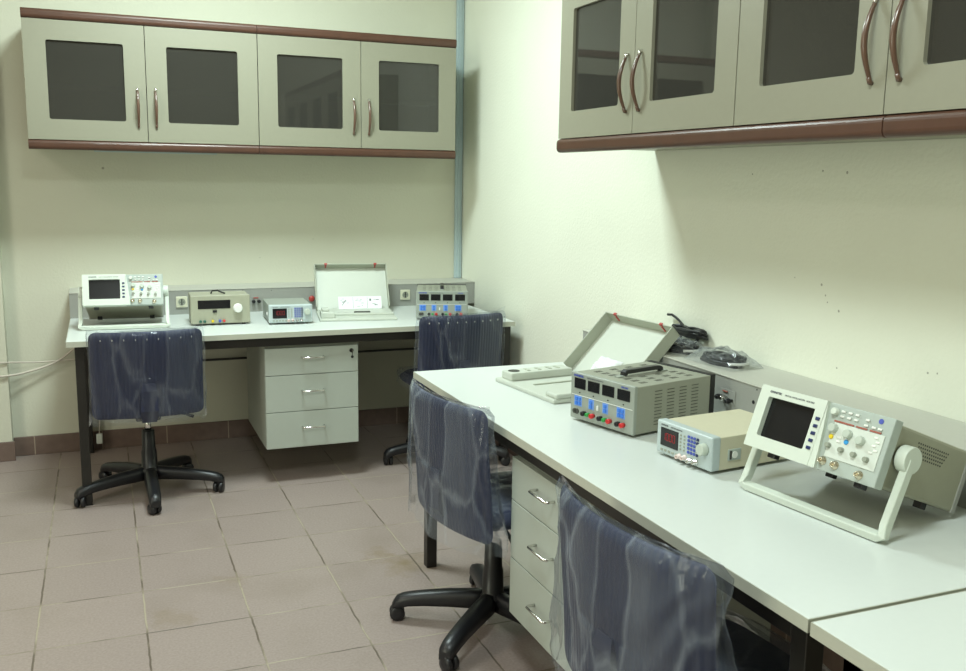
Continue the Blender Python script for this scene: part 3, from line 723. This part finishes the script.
for a, m in ((.155, 'dgreen'), (.225, 'dgreen'), (.36, 'yellow'), (.48, 'bluekey'), (.55, 'red')):
    x, z = P(a, .90); MB().lathe([(.006, 0), (.0065, .003), (.0065, .013), (.004, .015)], (x, 0, z), (0, -1, 0), m, 12).build('terminal', t, {'dgreen': 'dark green', 'yellow': 'yellow', 'bluekey': 'dark blue', 'red': 'red'}[m] + ' terminal')
mb = MB(); mb.tube([(-.035, .10, f + h - .002), (-.03, .09, f + h + .012), (-.005, .09, f + h + .014), (.0, .10, f + h + .010), (.015, .08, f + h + .004), (.03, .075, f + h - .001)], .004, 'blackm', 7); mb.build('carry_handle', t, 'black looped handle')

# ------------------------------------------------------------------ open kit cases
KW, KD, KL, KR = .3934, .3283, .2627, .0459
def make_kit(label, loc, rz, lean, back):
    t = thing('kit_case', label, 'case', loc, rz)
    mb = MB(); mb.box(-KW / 2, KW / 2, 0, KD, 0, .014, 'kit', .004); mb.build('base_tray', t)
    if not back:
        mb = MB(); mb.box(-KW / 2 + .012, -KW / 2 + .085, .02, KD - .05, .013, .042, 'kit', .005, 3); mb.build('raised_block', t)
        mb = MB(); mb.lathe([(.019, 0), (.021, .001), (.021, -.0005)], (-KW / 2 + .045, .052, .0422), (0, 0, 1), 'vent', 24); mb.build('round_well', t, 'dark round well')
        for yy in (.10, .145, .19, .225):
            MB().box(-KW / 2 + .03, -KW / 2 + .065, yy, yy + .012, .0415, .044, 'kitrim', .001).build('slot_clip', t)
        MB().box(-.030, -.022, .06, .22, .0135, .018, 'kitrim').build('groove', t, 'thin dark groove')
        MB().box(KW / 2 - .075, KW / 2 - .004, .012, .11, .013, .030, 'kit', .006, 3).build('raised_block', t)
    else:
        MB().box(-KW / 2 + .008, -KW / 2 + .078, .015, .14, .013, .044, 'kit', .005, 3).build('raised_block', t)
        MB().box(-KW / 2 + .015, -KW / 2 + .052, .05, .12, .043, .058, 'kit', .006, 3).build('round_box', t)
        MB().box(-.012, .072, .12, .135, .0135, .032, 'vent', .001).build('slot', t, 'dark slot')
        MB().box(-KW / 2 + .08, KW / 2 - .004, .10, KD - .01, .013, .026, 'kit', .004).build('inner_plate', t)
    # lid, leaning back from the hinge
    T = Matrix.Translation((0, KD - .004, .012)) @ Matrix.Rotation(-lean, 4, 'X')
    mb = MB(); mb.T = T; mb.box(-KW / 2, KW / 2, -.002, .002, 0, KL, 'kit', .001); lid = mb.build('lid', t)
    mb = MB(); mb.T = T
    mb.box(-KW / 2, -KW / 2 + .004, -KR, .0, .0, KL, 'kitrim').box(KW / 2 - .004, KW / 2, -KR, .0, .0, KL, 'kitrim').box(-KW / 2, KW / 2, -KR, 0, KL - .004, KL, 'kitrim')
    mb.build('lid_rim', lid)
    for xx in (-KW / 2 + .062, KW / 2 - .062):
        mb = MB(); mb.T = T; mb.box(xx - .008, xx + .008, -KR - .004, -KR + .008, KL - .007, KL + .003, 'dred2', .002); mb.box(xx - .004, xx + .004, -KR + .010, -KR + .034, KL - .008, KL - .004, 'dred2', .001); mb.build('latch', lid, 'red catch')
    for xx in (-KW / 2 + .05, KW / 2 - .05): MB().cyl((xx - .018, KD - .002, .012), (1, 0, 0), .005, .036, 'kitrim', 10).build('hinge', t)
    return t
make_kit('open grey plastic kit case with leaning lid beside the power supply on the right bench', (-.699, -2.4548, .75), -1.4615, .7962, False)
make_kit('open grey plastic kit case holding a printed sheet on the back bench', (-.8224, -.7162, .75), -.1533, .62, True)
# printed sheet standing in the back kit
mb = MB(); k = Matrix.Translation((-.8224, -.7162, .75)) @ Matrix.Rotation(-.1533, 4, 'Z') @ Matrix.Translation((.035, .262, .0265)) @ Matrix.Rotation(-.55, 4, 'X')
sheet = MB(); sheet.box(-.115, .115, -.001, .001, 0, .072, 'paper'); sheet = sheet.build('instruction_sheet')
sheet.matrix_world = k; tag(sheet, 'white folded instruction sheet standing in the back kit case', 'paper')
mb = MB()
for x in (-.038, .038): mb.box(x, x + .0015, -.0016, -.0009, .004, .068, 'ink')
rr = random.Random(3)
for c in range(3):
    for i in range(7):
        x = -.105 + c * .077 + rr.random() * .04; z = .012 + rr.random() * .045; mb.box(x, x + .006 + rr.random() * .012, -.0016, -.0009, z, z + .0018, 'ink')
mb.prism([(-.098, .02), (-.095, .02), (-.074, .052), (-.077, .052)], 'y', -.0016, -.0009, 'ink'); mb.box(.05, .06, -.0016, -.0009, .045, .058, 'ink')
mb.build('printing', sheet, 'grey line drawings')
# white wrapped papers in the lid of the right kit
def crumple(name, w, d, h, mat, seed, nx=26, ny=18, amp=.012):
    mb = MB(); rnd = Vector((seed * 3.1, seed * 1.7, 0)); top = []; bot = []
    for j in range(ny + 1):
        a, b = [], []
        for i in range(nx + 1):
            u, v = i / nx * 2 - 1, j / ny * 2 - 1
            e = max(0, 1 - abs(u) ** 3) ** .6 * max(0, 1 - abs(v) ** 3) ** .6
            q = noise.noise(Vector((u * 4, v * 3, 0)) + rnd) + .6 * noise.noise(Vector((u * 9, v * 8, 2)) + rnd)
            ex = 1 + .06 * noise.noise(Vector((u * 2, v * 2, 5)) + rnd)
            a.append((u * w / 2 * ex, v * d / 2 * ex, max(.001, e * (h + amp * q) + .001))); b.append((u * w / 2 * ex, v * d / 2 * ex, .0))
        top.append(a); bot.append(b)
    mb.loops(top, mat, closed=False, caps=False); 
    return mb
kr = Matrix.Translation((-.699, -2.4548, .75)) @ Matrix.Rotation(-1.4615, 4, 'Z')
o = crumple('x', .13, .085, .020, 'paper', 2).build('paper_wrap'); o.matrix_world = kr @ Matrix.Translation((-.02, KD - .004, .012)) @ Matrix.Rotation(-.7962, 4, 'X') @ Matrix.Translation((0, -.0035, .052)) @ Matrix.Rotation(PI / 2, 4, 'X'); tag(o, 'crumpled white wrapping lying in the lid of the right kit case behind the power supply', 'wrapping')

# ------------------------------------------------------------------ cords in bags on the right trunking
def coil(mb, cx, cy, cz, rx, ry, turns, r, mat, seed, rot=0.):
    rr = random.Random(seed); pts = []; n = int(turns * 22); a1 = rr.random() * 6; ca, sa = math.cos(rot), math.sin(rot)
    for i in range(n):
        a = 2 * PI * i / 22; k = 1 + .14 * math.sin(a * .37 + a1) + .06 * math.sin(a * 1.7)
        x, y = rx * k * math.cos(a), ry * k * math.sin(a); pts.append((cx + x * ca - y * sa, cy + x * sa + y * ca, cz + .010 * math.sin(a * .61 + a1) + .004 * math.sin(a * 2.3)))
    mb.tube(pts, r, mat, 7)
ZT = TZ + .0005
for (y, x, L_, Wd, lab, sd, hh) in ((-2.535, -.13, .23, .14, 'bag of black leads lying on the trunking next to the kit lid', 4, .040), (-2.785, -.125, .24, .14, 'clear bag of coiled black leads on the trunking, nearer the large oscilloscope', 8, .046)):
    t = thing('lead_bag', lab, 'bag of leads', (x, y, ZT), -PI / 2 + .08)
    mb = MB(); coil(mb, 0, 0, .015, L_ * .34, Wd * .27, 6, .0046, 'black', sd); mb.build('test_lead', t, 'black coiled lead')
    mb = MB(); coil(mb, .012, .004, .018, L_ * .25, Wd * .18, 5, .0046, 'blackm', sd + 1); mb.build('test_lead', t, 'black coiled lead')
    mb = MB(); mb.tube([(L_ * .28, -.03, .012), (L_ * .4, -.01, .014), (L_ * .43, .02, .016)], .005, 'white', 8); mb.build('cable_tie', t, 'pale lead end')
    mb = crumple('x', L_ * 1.0, Wd * .98, hh, 'bagfilm', sd, 34, 22, .015); mb.build('bag', t, 'clear crumpled plastic bag')
# loose black mains lead propped above the bags
t = thing('mains_lead', 'loose black mains lead heaped against the wall behind the kit lid', 'cable', (-.032, -2.44, ZT), -PI / 2)
mb = MB(); coil(mb, .01, .0, .050, .085, .020, 9, .0058, 'black', 11, .1)
mb.tube([(-.15, .012, .092), (-.12, .012, .095), (-.09, .01, .088), (-.06, .01, .076), (-.02, .0, .064), (.03, -.005, .056), (.08, -.0, .048)], .0050, 'black', 8)
mb.tube([(-.06, .005, .012), (-.05, .01, .03), (-.03, .0, .05)], .006, 'black', 8); mb.tube([(.04, .0, .010), (.06, .005, .03), (.07, .0, .05)], .006, 'black', 8)
mb.tube([(-.09, .0, .006), (-.03, .01, .008), (.03, -.01, .010), (.09, 0, .006)], .006, 'black', 8)
mb.build('cord', t)
mb = MB(); mb.box(.052, .098, -.016, .014, .046, .066, 'black', .005, 3); mb.build('plug', t, 'black plug')

# ------------------------------------------------------------------ cables at the left
def cable(label, pts, r=.0042):
    t = thing('wall_cable', label, 'cable', pts[0]); o = Vector(pts[0]); n = 60; P = []
    for i in range(n + 1):
        s = i / n * (len(pts) - 1); k = min(int(s), len(pts) - 2); u = s - k
        p0, p1, p2, p3 = [Vector(pts[max(0, min(len(pts) - 1, q))]) for q in (k - 1, k, k + 1, k + 2)]
        P.append(.5 * ((2 * p1) + (-p0 + p2) * u + (2 * p0 - 5 * p1 + 4 * p2 - p3) * u * u + (-p0 + 3 * p1 - 3 * p2 + p3) * u ** 3) - o)
    mb = MB(); mb.tube(P, r, 'cable', 8); mb.build('cord', t)
    mb = MB(); mb.cyl(P[-1] - Vector((.012, 0, 0)), (1, 0, 0), r * 1.5, .03, 'cable', 10); mb.build('cable_clip', t)
cable('thicker off-white cable rising from the left edge to the back bench', [(-5.96, -.10, .40), (-4.2, -.10, .42), (-2.95, -.10, .435), (-2.528, -.097, .447), (-2.39, -.06, .459), (-2.26, -.04, .50), (-2.16, -.035, .575)], .0058)
cable('thin off-white cable running level from the left edge to the back bench', [(-5.96, -.095, .56), (-4.2, -.095, .54), (-2.95, -.095, .525), (-2.52, -.092, .518), (-2.34, -.05, .503), (-2.17, -.03, .505), (-2.12, -.03, .505)], .0042)
t = thing('hanging_plug', 'small pale plug hanging low behind the left bench leg', 'plug', (-2.075, -.06, 0))
MB().tube([(0, 0, .46), (-.01, .004, .3), (.006, .0, .18), (0, 0, .10)], .003, 'cable', 8).build('cord', t)
MB().box(-.016, .016, -.012, .012, .045, .10, 'panelw', .006, 3).build('plug_body', t)

# ------------------------------------------------------------------ office chairs
def bcurve(x): return .72 * x * x
def make_chair(label, loc, rz, ztop, phase, loose=1., seed=1, wide=.0, BW=.462, BH=.390):
    """faces local +Y, column at the origin; phase = angle of the first base arm in local frame"""
    t = thing('office_chair', label, 'chair', loc, rz)
    zb = ztop - BH; seatz = ztop - .345; yb = -.205
    for k in range(5):
        a = phase + k * 2 * PI / 5; D = Vector((math.cos(a), math.sin(a), 0)); N = Vector((-D.y, D.x, 0))
        rings = []
        for r, z, hw_, hh in ((.02, .096, .026, .031), (.06, .095, .029, .030), (.14, .091, .028, .027), (.22, .083, .027, .023), (.268, .076, .027, .021), (.293, .069, .026, .022), (.312, .060, .024, .022), (.323, .050, .019, .015)):
            c = D * (r * 1.045) + Vector((0, 0, z)); rings.append([c + N * (hw_ * q) + Vector((0, 0, hh * s)) for q, s in ((1, -.8), (1, .3), (.72, .9), (0, 1.05), (-.72, .9), (-1, .3), (-1, -.8), (0, -.9))])
        arm = MB().loops(rings, 'black').build('base_arm', t)
        # twin-wheel caster, turned its own way
        ca = a + 1.1 + k * .9 + seed; E = Vector((math.cos(ca), math.sin(ca), 0)); Pv = D * .3155
        mb = MB(); c = Pv + Vector((0, 0, .0255)) - E.cross(Vector((0, 0, 1))) * .008
        for s in (-1, 1): mb.lathe([(.018, 0), (.0245, .002), (.0255, .006), (.0255, .014), (.022, .018), (.008, .0195)], c + E * (s * .004), E * s, 'black', 20)
        mb.lathe([(.009, .0), (.009, .03)], Pv + Vector((0, 0, .028)), (0, 0, 1), 'black', 10)
        mb.tube([c + Vector((0, 0, .0)), c + Vector((0, 0, .024)), Pv + Vector((0, 0, .045))], .010, 'black', 8)
        mb.build('caster', arm)
    zs = seatz - .06
    MB().lathe([(.046, .07), (.046, .118), (.036, .126), (.034, .20), (.030, .215), (.0285, min(.30, zs - .045)), (.025, min(.303, zs - .042))], (0, 0, 0), (0, 0, 1), 'black', 24).build('column_sleeve', t)
    MB().cyl((0, 0, .28), (0, 0, 1), .0135, zs - .02 - .28, 'chrome', 16).build('gas_lift', t, 'short chrome gas lift')
    mb = MB(); mb.box(-.055, .055, -.085, .075, zs - .028, zs + .008, 'blackm', .008); mb.cyl((0, 0, zs - .045), (0, 0, 1), .028, .02, 'blackm', 16); mb.build('tilt_mechanism', t)
    mb = MB(); mb.tube([(.04, -.02, zs - .008), (.12, -.04, zs - .006), (.165, -.05, zs - .016), (.20, -.055, zs - .030)], [.005, .005, .006, .008], 'blackm', 8); mb.build('lever', t)
    # seat cushion
    mb = MB(); rings = []
    for k in range(9):
        v = k / 8; z = zs + .008 + .055 * v; ins = .03 * (1 - math.sin(PI * min(1, .12 + v * .9))) ; ring = []
        for i in range(40):
            an = 2 * PI * i / 40; cx, sy = math.cos(an), math.sin(an)
            ring.append(((.204 - ins) * math.copysign(abs(cx) ** .45, cx), .035 + (.212 - ins) * math.copysign(abs(sy) ** .45, sy), z))
        rings.append(ring)
    mb.loops(rings, 'seat'); mb.build('seat', t)
    # back upright
    mb = MB(); rings = []
    for y, z, hw_, th in ((-.05, zs - .012, .030, .008), (-.13, zs - .014, .030, .008), (-.185, zs + .0, .030, .009), (yb - .013, zs + .05, .036, .008), (yb - .013, zs + .14, .034, .008), (yb - .008, zs + .175, .026, .006)):
        rings.append([(hw_ * q, y + (th * s if z > zs + .02 else 0), z + (th * s if z <= zs + .02 else 0)) for q, s in ((1, -1), (1, 1), (-1, 1), (-1, -1))])
    mb.loops(rings, 'seat', smooth=False); mb.build('back_upright', t)
    # backrest shell
    nx, nz = 40, 24; rad = .030; th = .026; FM = 'film' if loose < 1 else 'loosefilm'
    def hwid(z):
        dz = max(0, rad - z, z - (BH - rad)); return BW / 2 - (rad - math.sqrt(max(0, rad * rad - dz * dz)))
    mb = MB(); rings = []
    for j in range(nz + 1):
        z = BH * (.5 - .5 * math.cos(PI * j / nz)); hw_ = hwid(z); v = abs(2 * z / BH - 1); ring = []
        for sgn in (1, -1):
            for i in range(nx + 1):
                u = math.sin(PI / 2 * (i / nx * 2 - 1)) * sgn; x = u * hw_
                thick = th * (max(0, 1 - abs(u) ** 10) ** .5) * (max(0, 1 - v ** 12) ** .5) * .5
                ring.append((x, yb + bcurve(x) + sgn * thick * 1.0 + .012 * math.cos(z / BH * PI), zb + z))
        rings.append(ring)
    mb.loops(rings, 'navy'); back = mb.build('backrest', t)
    mb = MB()
    for k in range(9 if loose < 1 else 0):
        x = -.188 + k * .047; mb.box(x - .0012, x + .0012, yb + bcurve(x) - th * .5 - .0150, yb + bcurve(x) - th * .5 - .010, zb + BH - .037, zb + BH - .0295, 'white', .0008)
    if loose < 1: mb.build('perforation', back, 'row of small pale slots along the top')
    # loose plastic cover over the backrest
    nu, nv = 120, 64; rings = []; sv = Vector((seed * 7.3, seed * 2.9, seed)); hang = .022 + .006 * (loose > 1)
    for j in range(nv + 1):
        v = j / nv; z = zb - hang + (BH + hang + .007) * v; ring = []
        topk = max(0, (v - .95) / .05); low = (1 - v)
        for i in range(nu):
            a = 2 * PI * i / nu; cx, sy = math.cos(a), math.sin(a)
            ex = math.copysign(abs(cx) ** .30, cx); ey = math.copysign(abs(sy) ** .55, sy)
            hw_ = BW / 2 + .005 + (wide + .006 * loose) * (.3 + low) 
            x = ex * hw_ * (1 - .015 * topk)
            dep = (.020 + .010 * math.exp(-(x / .05) ** 2) * (ey < 0) * (low > .5) + .012 * loose * low) * (1 - .72 * topk)
            q = Vector((x * 8 + z * 3.5 * math.sin(seed), a * .8, z * 2.2)) + sv
            d1 = 1 - 2 * abs(noise.noise(q)); d2 = 1 - 2 * abs(noise.noise(q * 2.3 + sv)); d3 = noise.noise(q * 5)
            disp = (.0115 * (d1 - .5) + .0065 * (d2 - .5) + .002 * d3) * (.45 + .55 * loose) * (1 - .6 * topk)
            y = yb + bcurve(x) + ey * (dep + max(-.006, disp)) + .012 * math.cos(max(0, min(1, (z - zb) / BH)) * PI)
            x += ex * (max(-.003, disp) * 1.3)
            zz = z + (low ** 6) * (.016 * noise.noise(Vector((a * 2.2, seed, 3)))) + topk * .004 * noise.noise(Vector((x * 25, seed * 3, 1)))
            # film strung forward from the back to the seat
            pull = loose * .055 * max(0, low - .35) * max(0, ey) * (1 - abs(cx) ** 2)
            ring.append((x, y + pull, zz))
        rings.append(ring)
    mb = MB(); mb.loops(rings, FM, caps=False); cov = mb.build('plastic_cover', t, 'clear crumpled plastic film over the backrest')
    # ears of film at the two upper corners and the closed top seam
    mb = MB(); rings = []
    n = 60
    for jj in range(4):
        ring = []
        for i in range(n + 1):
            u = i / n * 2 - 1; x = u * (BW / 2 + .006 + .012 * (loose < 1) * (jj / 3) * abs(u) ** 6)
            zz = zb + BH + .005 + jj * .0042 * (1 + 1.1 * noise.noise(Vector((x * 14, seed, 0))) + 1.2 * abs(u) ** 8) * (1 if loose < 1 else .35)
            ring.append((x, yb - .012 + bcurve(x) + .005 * noise.noise(Vector((x * 30, jj * .6, seed))), zz))
        rings.append(ring)
    mb.loops(rings, FM, closed=False, caps=False); mb.build('cover_seam', t, 'crinkled seam of plastic film along the top')
    # film round the seat
    mb = MB(); rings = []
    for k in range(13):
        v = k / 12; z = zs + .002 + .068 * v; ring = []
        for i in range(80):
            an = 2 * PI * i / 80; cx, sy = math.cos(an), math.sin(an); q = Vector((cx * 3, sy * 3, z * 22)) + sv
            e = .008 + .007 * (1 - 2 * abs(noise.noise(q))); sh = 1 if v < .93 else .93
            ring.append(((.204 + e) * sh * math.copysign(abs(cx) ** .45, cx), .035 + (.212 + e) * sh * math.copysign(abs(sy) ** .45, sy), z))
        rings.append(ring)
    mb.loops(rings, FM, caps=False)
    top = []
    for j in range(17):
        row = []
        for i in range(17):
            u, v = i / 8 - 1, j / 8 - 1; q = Vector((u * 3, v * 3, 4)) + sv
            row.append((u * .192, .035 + v * .2, zs + .070 + .006 * (1 - 2 * abs(noise.noise(q)))))
        top.append(row)
    mb.loops(top, FM, closed=False, caps=False); mb.build('seat_cover', t, 'clear plastic film round the seat')
    return t
R_ = math.radians
make_chair('plastic-wrapped navy office chair at the left end of the back bench', (-1.857, -.834, 0), R_(1), .796, R_(-90), .45, 1, 0, .472)
make_chair('plastic-wrapped navy office chair tucked in near the room corner, mostly behind the right bench', (-.375, -.80, 0), R_(4), .803, R_(175), .8, 2)
make_chair('plastic-wrapped navy office chair at the far end of the right bench, before the drawers', (-.869, -2.622, 0), R_(-90 + 9), .808, R_(75 + 90 - 9 + 3), 1.5, 3, .0, .475, .415)
make_chair('plastic-wrapped navy office chair in the foreground, at the bottom of the photo', (-.917, -3.795, 0), R_(-90 + 4), .820, R_(120), 1.5, 5, .010, .515, .415)

# ------------------------------------------------------------------ lamps
def ceiling_lamp(label, x, y, power, col, sx, sy):
    t = thing('ceiling_light', label, 'ceiling light', (x, y, RH), 0)
    MB().box(-sx / 2 - .03, sx / 2 + .03, -sy / 2 - .03, sy / 2 + .03, -.06, 0, 'lamp', .005).build('housing', t)
    ld = bpy.data.lights.new('ceiling_light_tube', 'AREA'); ld.shape = 'RECTANGLE'; ld.size = sx; ld.size_y = sy; ld.energy = power; ld.color = col
    lo = bpy.data.objects.new('light_source', ld); COL.objects.link(lo); lo.location = (0, 0, -.065); lo.parent = t
ceiling_lamp('white ceiling light above the middle of the room', -1.5, -1.5, 72, (.84, 1.0, .97), .55, .55)
ceiling_lamp('white ceiling light towards the left wall', -4.0, -2.5, 22, (1.0, .90, .84), .55, .55)
ceiling_lamp('white ceiling light above the right-hand benches', -1.75, -4.35, 46, (.88, 1.0, .97), .55, .55)
# unseen window added on the left wall for fill: frame, pane, area light
t = struct(MB().frame(-6.0, -3.4, .85, 2.45, -5.93, -3.47, .92, 2.38, .005, -.05, 0, 'lamp').build('added_window_1')); t.matrix_world = Matrix.Translation((RX0 + .002, 0, 0)) @ Matrix.Rotation(PI / 2, 4, 'Z')
for a in (-4.72,): MB().box(a, a + .05, -.05, .0, .92, 2.38, 'lamp').build('added_window_mullion', t)
MB().box(-5.93, -3.47, -.02, -.015, .92, 2.38, 'glass').build('added_window_pane', t)
ld = bpy.data.lights.new('added_fill_light', 'AREA'); ld.shape = 'RECTANGLE'; ld.size = 2.4; ld.size_y = 1.4; ld.energy = 74; ld.color = (.97, 1.0, .80)  # added fill light, set just inside the added window
lo = bpy.data.objects.new('added_fill_light', ld); COL.objects.link(lo); lo.location = (RX0 + .08, -4.7, 1.65); lo.rotation_euler = (0, -PI / 2, 0)
wd = bpy.data.worlds.new('world'); S.world = wd; wd.use_nodes = True
wd.node_tree.nodes['Background'].inputs[0].default_value = (.9, .95, 1, 1); wd.node_tree.nodes['Background'].inputs[1].default_value = .0

S.view_settings.view_transform = 'Standard'; S.view_settings.look = 'None'; S.view_settings.gamma = 1; S.view_settings.use_curve_mapping = False
S.view_settings.exposure = 0.0
S.cycles.max_bounces = 10; S.cycles.transparent_max_bounces = 24; S.cycles.use_denoising = True
